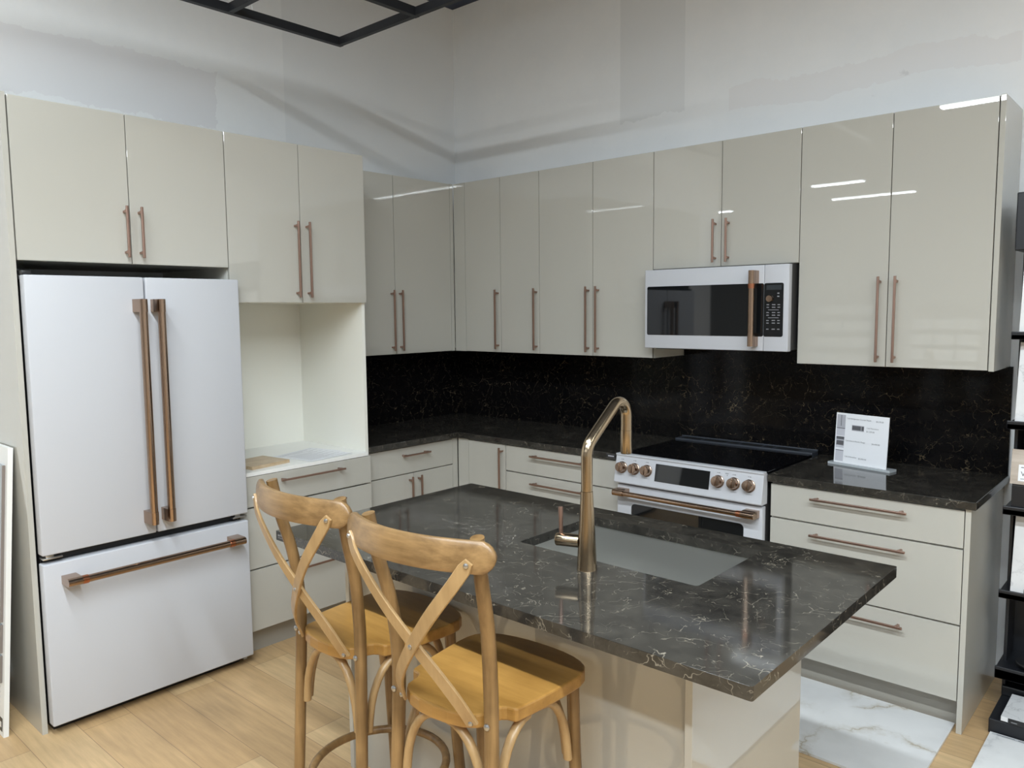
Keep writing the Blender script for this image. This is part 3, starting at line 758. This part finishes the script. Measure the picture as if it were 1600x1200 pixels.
# small name tags stuck on the stone edges
bm = new(); box(bm, IX0 + 0.007, IX0 + 0.052, IY0 - 0.0016, IY0 - 0.0003, ZC0 + 0.003, ZC - 0.003, 0, 0)
for (a0, a1, zz) in ((0.018, 0.030, 0.899), (0.033, 0.046, 0.9005), (0.018, 0.046, 0.893)): flat(bm, IX0 + a0, IX0 + a1, zz, zz + (0.006 if zz > 0.895 else 0.002), IY0 - 0.0018, 1)
tag(obj('name_tag', bm, [BLACKP, KEYS]), 'small black name tag on the near left corner edge of the island worktop', 'tag')
bm = new(); box(bm, 1.726, 1.786, -0.6442, -0.6429, ZC0 + 0.004, ZC - 0.004, 0, 0)
flat(bm, 1.729, 1.783, 0.8890, 0.8900, -0.6444, 1); flat(bm, 1.729, 1.783, 0.9072, 0.9082, -0.6444, 1); flat(bm, 1.738, 1.775, 0.896, 0.902, -0.6444, 2)
tag(obj('name_tag', bm, [BLACKP, KEYS, PRINTL]), 'small black name tag on the worktop edge just left of the range', 'tag')

# ------------------------------------------------------------------ bar stools
def strip_prof(w, h): return [(-w, -h), (w, -h), (w, h), (-w, h)]
def catmull(pts, n=8):
    P = [V(p) for p in pts]; P = [P[0] * 2 - P[1]] + P + [P[-1] * 2 - P[-2]]; out = []
    for i in range(1, len(P) - 2):
        for k in range(n):
            s = k / n; a, b, c, d = P[i - 1:i + 3]
            out.append(0.5 * ((2 * b) + (c - a) * s + (2 * a - 5 * b + 4 * c - d) * s * s + (3 * b - a - 3 * c + d) * s ** 3))
    out.append(P[-2]); return out
SH = 0.725
def make_stool(label):
    root = thing('bar_stool', label, 'stool', (0, 0, 0), 'cross-back stools at the island')
    half = [(0.0, 0.188), (0.04, 0.187), (0.08, 0.183), (0.12, 0.174), (0.15, 0.162), (0.172, 0.146), (0.186, 0.124), (0.1925, 0.096), (0.1925, 0.06), (0.189, 0.01), (0.183, -0.05), (0.176, -0.10),
            (0.171, -0.132), (0.166, -0.140), (0.156, -0.142), (0.146, -0.144), (0.136, -0.151), (0.129, -0.164), (0.127, -0.182), (0.124, -0.199), (0.112, -0.214), (0.085, -0.230), (0.045, -0.240), (0.0, -0.243)]
    poly = half + [(-a, b) for a, b in reversed(half[1:-1])]
    bm = new(); prism(bm, poly, SH - 0.034, SH)
    seat = obj('seat', bm, WOODSEAT, root, smooth=False, bevel=0.005)
    # rear legs run up as back posts
    for s in (-1, 1):
        pts = catmull([(s * 0.172, -0.235, 0.0), (s * 0.160, -0.220, 0.30), (s * 0.150, -0.205, SH - 0.03), (s * 0.150, -0.207, SH + 0.10), (s * 0.156, -0.222, SH + 0.22), (s * 0.166, -0.252, SH + 0.34), (s * 0.172, -0.270, SH + 0.436)], 6)
        bm = new(); n = len(pts)
        tube(bm, pts, [(0.0150 + 0.0030 * math.sin(math.pi * min(1, i / n * 1.2)), 0.0165) for i in range(n)], 16, up=V((0, 1, 0)))
        lg = obj('leg', bm, WOOD, root, smooth=True)
        bm = new(); lathe(bm, (s * 0.150, -0.2212, SH - 0.014), (0, -1, 0), [(0, 0.008), (0.003, 0.0075), (0.0055, 0.004), (0.0056, 0.0005)], 14); obj('screw', bm, SCREW, lg, smooth=True)
        pts = [V((s * 0.157, 0.112, SH - 0.035)), V((s * 0.160, 0.120, 0.45)), V((s * 0.168, 0.138, 0.2)), V((s * 0.175, 0.152, 0.0))]
        bm = new(); tube(bm, catmull(pts, 5), 0.0165, 16, up=V((0, 1, 0))); obj('leg', bm, WOOD, root, smooth=True)
    # curved top rail with rounded ends
    bm = new(); pts = []; prof = []; ups = []
    nn = 28; hw = 0.228
    for i in range(nn + 1):
        s = -1 + 2 * i / nn; x = hw * math.sin(s * math.pi / 2 * 0.98) / math.sin(math.pi / 2 * 0.98)
        e = abs(x) / hw
        y = -0.346 + 0.072 * (e ** 2)
        z = SH + 0.402 + 0.004 * (1 - e * e)
        hh = 0.036
        if e > 0.86: hh = 0.036 * math.sqrt(max(0.02, 1 - ((e - 0.86) / 0.14) ** 2))
        pts.append(V((x, y, z))); ups.append(V((0, 0.10, 1)))
        tk = 0.0115 if e < 0.9 else 0.0115 * (1.25 - 0.25 * ((e - 0.9) / 0.1))
        prof.append([(tk * math.copysign(abs(math.cos(a)) ** 0.6, math.cos(a)), hh * math.copysign(abs(math.sin(a)) ** 0.75, math.sin(a))) for a in [2 * math.pi * j / 20 for j in range(20)]])
    sweep(bm, pts, prof, ups)
    obj('top_rail', bm, WOODRAIL, root, smooth=True)
    # crossed bentwood strips
    for s, off in ((1, 0.0), (-1, 0.0075)):
        ctl = [(-s * 0.188, -0.316, SH + 0.398), (-s * 0.152, -0.325, SH + 0.345), (-s * 0.078, -0.318 - off, SH + 0.255), (0, -0.296 - off, SH + 0.163), (s * 0.062, -0.270 - off, SH + 0.085), (s * 0.098, -0.250, SH + 0.030), (s * 0.112, -0.2265, SH - 0.018)]
        pts = catmull(ctl, 6); ups = []
        for i, p in enumerate(pts):
            ups.append(V((p.x * 2.2, -1.0, 0.05)))
        bm = new(); k = len(pts)
        prof = []
        for i in range(k):
            w = 0.0155
            if i < 2: w = 0.010 + 0.00275 * i
            prof.append([(-w, -0.0032), (w * 0.9, -0.0038), (w, -0.002), (w, 0.002), (w * 0.9, 0.0038), (-w * 0.9, 0.0038), (-w, 0.002), (-w, -0.002)])
        sweep(bm, pts, prof, ups)
        st = obj('cross_strip', bm, WOODPALE, root, smooth=True)
        for p, n_ in ((pts[0] + (pts[1] - pts[0]) * 0.9, ups[1]), (pts[-1] + (pts[-2] - pts[-1]) * 0.6, ups[-1])):
            n_ = n_.normalized(); bm = new(); lathe(bm, p + n_ * 0.0036, n_, [(0, 0.0062), (0.003, 0.0055), (0.0042, 0.003), (0.0043, 0.0005)], 12); obj('screw', bm, SCREW, st, smooth=True)
        if s == -1:
            q = pts[18]; bm = new(); lathe(bm, q + V((0, -0.0036, 0)), (0, -1, 0), [(0, 0.0062), (0.003, 0.0055), (0.0042, 0.003), (0.0043, 0.0005)], 12); obj('screw', bm, SCREW, st, smooth=True)
    # bentwood brackets: a quarter arch from each leg up to the seat, both ways
    L = {'rl': V((-0.153, -0.209, 0)), 'rr': V((0.153, -0.209, 0)), 'fl': V((-0.159, 0.117, 0)), 'fr': V((0.159, 0.117, 0))}
    for a, b in (('rl', 'rr'), ('rr', 'rl'), ('rl', 'fl'), ('fl', 'rl'), ('rr', 'fr'), ('fr', 'rr'), ('fl', 'fr'), ('fr', 'fl')):
        p, d = L[a], (L[b] - L[a]).normalized()
        inw = V((-p.x, -p.y, 0)).normalized() * 0.006
        hgt, run = 0.190, 0.108
        pts = [p + inw + d * 0.020 + V((0, 0, SH - 0.045 - hgt))]
        for i in range(1, 9):
            an = i / 8 * math.pi / 2
            pts.append(p + inw + d * (0.022 + run * (1 - math.cos(an))) + V((0, 0, SH - 0.0455 - hgt + hgt * math.sin(an))))
        bm = new(); tube(bm, pts, [(0.0105, 0.0125)] * len(pts), 12, up=(d.cross(V((0, 0, 1))))); obj('bracket', bm, WOODPALE, root, smooth=True)
    # foot ring
    bm = new(); R_ = 0.205
    tube(bm, [V((R_ * math.cos(a) * 0.96, -0.042 + R_ * math.sin(a), 0.270)) for a in [2 * math.pi * i / 40 for i in range(40)]], 0.0125, 12, up=V((0, 0, 1)), closed=True)
    obj('foot_ring', bm, WOOD, root, smooth=True)
    return root
def dup(root, label):
    r = root.copy(); COL.objects.link(r); r['label'] = label
    for ch in list(root.children):
        c = ch.copy(); COL.objects.link(c); c.parent = r
        for gch in ch.children:
            d = gch.copy(); COL.objects.link(d); d.parent = c
    return r
st1 = make_stool('honey wooden cross-back bar stool at the island, nearest to the sink and faucet')
st2 = dup(st1, 'honey wooden cross-back bar stool at the island, nearest to the refrigerator')
st1.location = (2.671, -2.485, 0); st1.rotation_euler = (0, 0, math.radians(3.4))
st2.location = (2.181, -2.446, 0); st2.rotation_euler = (0, 0, math.radians(-2))

# ------------------------------------------------------------------ price sign
t = thing('sign_holder', 'clear acrylic sign holder with a printed appliance price sheet on the right worktop', 'sign', (2.84, -0.25, ZC))
SA = math.atan2(-0.065, 0.27) * 0.9
sx_, sy_ = V((math.cos(SA), math.sin(SA), 0)), V((math.sin(SA), -math.cos(SA), 0))
S0 = V((2.838, -0.247, ZC + 0.0003)); TL = math.radians(4)
def sg(a, b, h=0.0): return S0 + sx_ * a + V((0, 0, 1)) * (b * math.cos(TL)) - sy_ * (b * math.sin(TL)) + sy_ * h
bm = new(); prism(bm, [(-0.148, 0.0), (0.148, 0.0), (0.148, 0.010), (-0.148, 0.010)], -0.045, 0.012, 0, fn=lambda a, b, h: S0 + sx_ * a + sy_ * h + V((0, 0, b))); obj('base', bm, ACRYL, t)
bm = new(); prism(bm, [(-0.125, 0.0105), (0.125, 0.0105), (0.125, 0.240), (-0.125, 0.240)], -0.002, 0.002, 0, fn=lambda a, b, h: sg(a, b, h)); sh = obj('sheet', bm, PAPER, t)
bm = new()
def pq(a0, a1, b0, b1, mat, h=0.0024):
    f = bm.faces.new([bm.verts.new(sg(*q, h)) for q in ((a0, b0), (a1, b0), (a1, b1), (a0, b1))]); f.material_index = mat
pq(-0.120, -0.079, 0.168, 0.232, 1); pq(-0.101, -0.098, 0.180, 0.230, 0, 0.0026); pq(-0.120, -0.079, 0.168, 0.171, 0, 0.0026)
pq(-0.120, -0.079, 0.135, 0.168, 2)
pq(-0.119, -0.080, 0.118, 0.131, 0); pq(-0.119, -0.080, 0.088, 0.118, 1); pq(-0.117, -0.082, 0.092, 0.112, 0, 0.0026); pq(-0.119, -0.080, 0.080, 0.086, 2)
pq(-0.119, -0.080, 0.066, 0.069, 0); pq(-0.119, -0.080, 0.018, 0.066, 2)
pq(-0.046, 0.012, 0.164, 0.190, 1); pq(-0.045, -0.003, 0.168, 0.187, 0, 0.0026); pq(0.000, 0.011, 0.168, 0.187, 0, 0.0026)
text_geo(bm, 'Caf\u00e9 Refrigerator Counter Depth', 0.0085, lambda a, b: sg(-0.073 + a, 0.215 + b, 0.0026), 0)
text_geo(bm, '$4,175.00', 0.0095, lambda a, b: sg(0.066 + a * 0.9, 0.213 + b, 0.0026), 0)
text_geo(bm, 'Caf\u00e9 Microwave', 0.0085, lambda a, b: sg(0.024 + a, 0.180 + b, 0.0026), 0)
text_geo(bm, '$1,259.00', 0.0095, lambda a, b: sg(0.024 + a, 0.164 + b, 0.0026), 0)
text_geo(bm, 'Caf\u00e9 Slide-In Electric Range', 0.0085, lambda a, b: sg(-0.073 + a, 0.113 + b, 0.0026), 0)
text_geo(bm, '$4,494.00', 0.0095, lambda a, b: sg(0.052 + a, 0.111 + b, 0.0026), 0)
text_geo(bm, 'Caf\u00e9 Dishwasher', 0.0085, lambda a, b: sg(-0.073 + a, 0.040 + b, 0.0026), 0)
text_geo(bm, '$2,404.00', 0.0095, lambda a, b: sg(-0.006 + a, 0.037 + b, 0.0026), 0)
obj('lettering', bm, [PRINT, PRINTL, simple('pale_print', (0.55, 0.55, 0.60), rough=0.6)], sh)

# ------------------------------------------------------------------ things in the niche
ZN = 0.8927
bm = new(); R3 = Matrix.Rotation(math.radians(8), 3, 'Z')
box(bm, 0.40, 0.605, -2.00, -1.775, ZN, ZN + 0.016, 0.0005, 0, rot=R3)
tag(obj('sample_block', bm, PLY), 'small chipboard sample lying at the front left of the niche', 'sample')
for k, (cx_, cy_, an, w, d_, lab) in enumerate(((0.45, -1.565, 16, 0.215, 0.30, 'printed paper sheet lying underneath at the back of the niche'), (0.53, -1.560, 8, 0.225, 0.28, 'printed paper sheet lying on top, nearest the front edge of the niche'))):
    bm = new(); R3 = Matrix.Rotation(math.radians(an), 3, 'Z')
    z0 = ZN + 0.0002 + k * 0.0012
    box(bm, cx_ - w / 2, cx_ + w / 2, cy_ - d_ / 2, cy_ + d_ / 2, z0, z0 + 0.0008, 0, 0, rot=R3)
    for r_ in range(13):
        xx = cx_ - w / 2 + 0.02 + r_ * (w - 0.04) / 13
        box(bm, xx, xx + 0.004, cy_ - d_ / 2 + 0.02, cy_ + d_ / 2 - 0.02 - 0.05 * ((r_ * 7) % 3), z0 + 0.0009, z0 + 0.00095, 0, 1, rot=R3, piv=(cx_, cy_, z0))
    tag(obj('paper_sheet', bm, [PAPER, PRINTL]), lab, 'paper', 'papers in the niche')
bm = new(); box(bm, 0.385, 0.425, -1.965, -1.915, ZN, ZN + 0.034, 0.006, 0, 3)
tag(obj('plastic_clip', bm, BLACKP, smooth=True), 'small black plastic piece in the niche beside the refrigerator edge', 'clip')

# ------------------------------------------------------------------ loose floor tiles
bm = new(); box(bm, 2.625, 3.330, -1.146, -0.566, 0.0004, 0.0110, 0.001)
tag(obj('floor_tile', bm, MARBLE), 'large white marble sample tile with gold veins on the floor before the drawers', 'tile')
bm = new(); box(bm, 3.446, 4.05, -1.45, -0.5445, 0.0004, 0.0110, 0.001)
tag(obj('floor_tile', bm, MARBLE2), 'white grey-veined sample tile on the floor in front of the black display rack', 'tile')
bm = new(); box(bm, 3.455, 4.04, -0.566, -0.548, 0.0112, 0.0116, 0, 0)
for (a, b) in ((3.47, 3.53), (3.54, 3.56)): box(bm, a, b, -0.560, -0.556, 0.0117, 0.0118, 0, 1)
tag(obj('tile_label', bm, [simple('grey_label', (0.50, 0.51, 0.52), rough=0.5), PRINT]), 'narrow grey label strip along the tile edge at the display tray', 'label')

# ------------------------------------------------------------------ display rack at the right
t = thing('display_rack', 'black steel tile display rack standing against the wall right of the cabinets', 'rack', (3.75, -0.25, 0))
RX, RXE = 3.432, 4.05
bm = new(); box(bm, RX + 0.012, RXE, -0.145, -0.12, 0.0, 2.10, 0.002); obj('back_panel', bm, RACK, t)
for x in (RX + 0.004, RXE - 0.03):
    bm = new(); box(bm, x, x + 0.012, -0.285, -0.146, 0.04, 1.845, 0.002); obj('upright', bm, RACK, t)
bm = new(); box(bm, RX - 0.012, RXE, -0.375, -0.10, 1.848, 2.066, 0.004); obj('header', bm, RACK, t)
for z0, z1 in ((1.510, 1.530), (1.163, 1.186), (0.826, 0.850), (0.490, 0.514), (0.160, 0.200)):
    bm = new(); box(bm, RX - 0.008, RXE, -0.385, -0.146, z0, z1, 0.003); box(bm, RX - 0.008, RXE, -0.385, -0.375, z0, z1 + 0.010, 0.003); obj('shelf', bm, RACK, t)
bm = new(); box(bm, 3.4375, RXE, -0.5395, -0.10, 0.002, 0.060, 0.004); obj('tray', bm, RACK, t)
bm = new(); box(bm, 3.4375, RXE, -0.30, -0.10, 0.060, 0.10, 0.004); obj('tray_step', bm, RACK, t)
rk = 'tile samples on the display rack'
def lean_tile(z0, h, mat, label, x0=3.4455, yb=-0.360, extra=None):
    bm = new(); R3 = Matrix.Rotation(math.radians(-9), 3, 'X')
    box(bm, x0, 4.02, yb, yb + 0.012, z0, z0 + h, 0.001, 0, rot=R3, piv=(3.7, yb + 0.012, z0))
    mats = [mat]
    if extra: mats += extra(bm, R3, (3.7, yb + 0.012, z0), yb)
    return tag(obj('tile_sample', bm, mats), label, 'tile', rk)
lean_tile(1.5315, 0.300, MARBLE2, 'white tile sample on the top shelf of the rack, under its black header')
lean_tile(1.1875, 0.312, CARRARA, 'pale grey tile sample on the second shelf of the rack from the top')
def yl(bm, R3, piv, yb):
    box(bm, 3.466, 3.58, yb - 0.0014, yb - 0.0003, 0.958, 1.022, 0, 1, rot=R3, piv=piv)
    def mp(a, b):
        p = V((3.474 + a, yb - 0.0018, 0.978 + b)); return R3 @ (p - V(piv)) + V(piv)
    text_geo(bm, 'VL', 0.026, mp, 2)
    box(bm, 3.474, 3.57, yb - 0.0018, yb - 0.0016, 1.010, 1.013, 0, 2, rot=R3, piv=piv); box(bm, 3.474, 3.57, yb - 0.0018, yb - 0.0016, 0.966, 0.968, 0, 2, rot=R3, piv=piv)
    return [PAPER, PRINT]
bm = new(); box(bm, 3.4495, RXE - 0.034, -0.372, -0.150, 0.8505, 0.944, 0.001)
tag(obj('sample_box', bm, RACK), 'black sample box under the grey wood tile on the rack', 'box')
lean_tile(0.9445, 0.136, GREYWOOD, 'grey wood-look tile sample with a white label on the middle rack shelf', x0=3.440, extra=yl)
def tabs(bm, R3, piv, yb):
    box(bm, 3.505, 3.56, yb - 0.003, yb - 0.0003, 0.5148, 0.532, 0, 1, rot=R3, piv=piv); return [BLACKP]
lean_tile(0.5145, 0.302, CARRARA, 'white speckled tile sample on the lower shelf of the rack', x0=3.459, extra=tabs)
bm = new(); R3 = Matrix.Rotation(math.radians(4), 3, 'X')
box(bm, 3.478, 4.04, -0.543, -0.315, 0.0645, 0.0825, 0.001, 0)
box(bm, 3.502, 3.60, -0.5448, -0.5432, 0.062, 0.0822, 0, 1); flat(bm, 3.512, 3.532, 0.068, 0.0715, -0.5450, 2)
tag(obj('tile_sample', bm, [CARRARA, BLACKP, KEYS]), 'thick grey marble tile sample lying flat in the black base tray', 'tile', rk)
bm = new(); lathe(bm, (3.54, -0.31, 0.2105), (0, 0, 1), [(0, 0.05), (0.012, 0.058), (0.018, 0.056), (0.02, 0.001)], 24)
tag(obj('black_cap', bm, BLACKP, smooth=True), 'round black cap lying on the bottom shelf of the rack', 'cap')

# ------------------------------------------------------------------ leaning sample board at the left
LB = math.radians(4.2)
P0 = V((0.572, -3.060, 0.0))
def lb(a, b, h=0.0): return P0 + V((-a, 0, 0)) + V((0, math.sin(LB), math.cos(LB))) * b + V((0, -math.cos(LB), math.sin(LB))) * h
t = thing('sample_board', 'white framed sample board leaning against the panel left of the refrigerator', 'board', (0.30, -3.04, 0))
def lbox(bm, a0, a1, b0, b1, h0, h1, mat=0): prism(bm, [(a0, b0), (a1, b0), (a1, b1), (a0, b1)], h0, h1, mat, fn=lambda a, b, h: lb(a, b, h))
bm = new(); lbox(bm, 0.0, 0.56, 0.0005, 1.135, -0.018, 0.0); obj('board', bm, BOARD, t)
for (b0, b1, m_, nm_) in ((0.452, 1.065, GREYGLASS, 'large_swatch'), (0.330, 0.440, GREYGLASS, 'small_swatch'), (0.212, 0.318, GREYGLASS, 'small_swatch')):
    bm = new(); lbox(bm, 0.034, 0.52, b0, b1, 0.0005, 0.010, 0); lbox(bm, 0.025, 0.034, b0, b1, 0.0005, 0.010, 1)
    sw = obj(nm_, bm, [m_, TAUPE], t)
bm = new(); lbox(bm, 0.036, 0.09, 0.465, 0.545, 0.0103, 0.0106, 0); lbox(bm, 0.044, 0.07, 0.512, 0.524, 0.0107, 0.0109, 1); lbox(bm, 0.05, 0.07, 0.488, 0.493, 0.0107, 0.0109, 1)
obj('swatch_label', bm, [PAPER, PRINT], t)
bm = new(); lbox(bm, 0.016, 0.34, 0.02, 0.072, 0.0004, 0.0012, 0)
for k in range(7): lbox(bm, 0.026 + k * 0.026, 0.042 + k * 0.026, 0.034, 0.056, 0.0013, 0.0015, 1)
obj('name_strip', bm, [BLACKP, BOARD], t)
bm = new()
for k in range(5):
    for j in range(3): lbox(bm, 0.05 + j * 0.07, 0.085 + j * 0.07, 0.105 + k * 0.02, 0.112 + k * 0.02, 0.0004, 0.0006, 0)
obj('lettering', bm, [PRINTL], t)

# ------------------------------------------------------------------ hanging ceiling frame
t = thing('ceiling_frame', 'black metal grid frame hanging below the ceiling near the corner', 'frame', (1.2, -2.6, 2.98))
xs = [0.612, 1.19, 1.79]; ys = [-1.40, -2.0, -3.80]
FZ0, FZ1, FW = 2.985, 3.025, 0.014
for x in xs:
    bm = new(); box(bm, x - FW, x + FW, ys[-1] - FW, ys[0] + FW, FZ0, FZ1, 0.001); obj('long_bar', bm, FRAME, t)
for y in ys:
    for a, b in zip(xs, xs[1:]):
        bm = new(); box(bm, a + FW, b - FW, y - FW * 0.9, y + FW * 0.9, FZ0 + 0.001, FZ1 - 0.001, 0.001); obj('cross_bar', bm, FRAME, t)
for (x, y) in ((0.612, -1.905), (0.612, -3.7), (1.79, -1.905), (1.79, -3.7)):
    bm = new(); tube(bm, [V((x, y, FZ1)), V((x, y, CEIL))], 0.0015, 6); obj('hanger_wire', bm, WIRE, t)
bm = new(); tube(bm, [V((0.612, -1.905, 3.16)), V((0.616, -1.885, FZ1))], 0.0018, 6); obj('hook', bm, WIRE, t)

# ------------------------------------------------------------------ linear ceiling lights
def linear_light(x0, x1, y, label, z=LAMP_Z, watts=None):
    t = thing('linear_light', label, 'light', ((x0 + x1) / 2, y, z), 'long white ceiling lights in rows')
    bm = new(); box(bm, x0 - 0.01, x1 + 0.01, y - 0.075, y + 0.075, z + 0.012, z + 0.06, 0.006); obj('housing', bm, LAMPM, t)
    bm = new(); box(bm, x0, x1, y - 0.065, y + 0.065, z + 0.001, z + 0.0115, 0.002); obj('diffuser', bm, LIGHT, t)
    for x in (x0 + 0.2, x1 - 0.2):
        bm = new(); tube(bm, [V((x, y, z + 0.06)), V((x, y, CEIL))], 0.002, 6); obj('hanger_wire', bm, WIRE, t)
    for sd in (-1, 1):                      # two area lights per lamp, splayed to throw more light on the walls
        li = bpy.data.lights.new('linear_lamp', 'AREA'); li.shape = 'RECTANGLE'; li.size = x1 - x0; li.size_y = 0.064
        li.energy = 0.5 * (watts or LAMP_W) * (x1 - x0) / 2.4; li.color = LAMP_COL
        lo = bpy.data.objects.new('linear_lamp', li); COL.objects.link(lo); lo.parent = t
        lo.location = (0, 0.033 * sd, -0.008); lo.rotation_euler = (math.radians(LAMP_SPLAY) * sd, 0, 0)
    return t
rows = [(0.75, 2.15, -3.5, 0.45), (2.3, 4.7, -3.5, 1.55), (4.8, 7.2, -3.5, 1.3), (2.02, 4.42, -5.0, 1.15), (4.52, 6.92, -5.0, 1.0), (4.95, 7.35, -1.9, 0.15),  # last lamp here is an added one, brightening end panel, left run and tile
        (-3.7, -2.85, -8.9, 0.5), (-0.65, 0.1, -8.9, 0.5), (2.0, 4.4, -8.9, 0.5), (5.0, 7.4, -8.9, 0.5), (-3.7, -2.9, -10.8, 0.5), (-0.95, 0.35, -10.6, 0.5), (2.5, 4.9, -10.6, 0.5)]
for k, (a, b, y, w) in enumerate(rows):
    linear_light(a, b, y, 'long white linear ceiling light hanging in a row over the showroom floor', watts=LAMP_W * w)

# ------------------------------------------------------------------ tile racks across the aisle (seen mirrored in the glossy doors)
def tile_tower(x0, x1, y, cols, ztop, label):
    t = thing('tile_rack', label, 'rack', ((x0 + x1) / 2, y, 0), 'slanted tile racks across the aisle')
    bm = new(); box(bm, x0, x1, y - 0.55, y - 0.40, 0.0, ztop + 0.12, 0.004); obj('back_panel', bm, TAUPE, t)
    n = 8
    for r in range(n):
        z = 0.10 + r * (ztop - 0.10) / n; yy = y - 0.045 * r
        bm = new(); box(bm, x0, x1, yy - 0.36, yy - 0.01, z - 0.016, z, 0.002); obj('shelf', bm, TAUPE, t)
        for c in range(cols):
            w = (x1 - x0) / cols
            bm = new(); box(bm, x0 + c * w + 0.012, x0 + (c + 1) * w - 0.012, yy - 0.030, yy - 0.018, z + 0.001, z + 0.135, 0.001, 0, rot=Matrix.Rotation(math.radians(28), 3, 'X'), piv=(x0, yy - 0.024, z))
            obj('tile', bm, MARBLE2, t)
tile_tower(1.28, 2.02, -6.75, 3, 1.55, 'slanted rack of three narrower white tiles per row across the aisle')
tile_tower(0.10, 0.84, -6.75, 2, 1.75, 'slanted rack of two wide white tiles per row across the aisle')
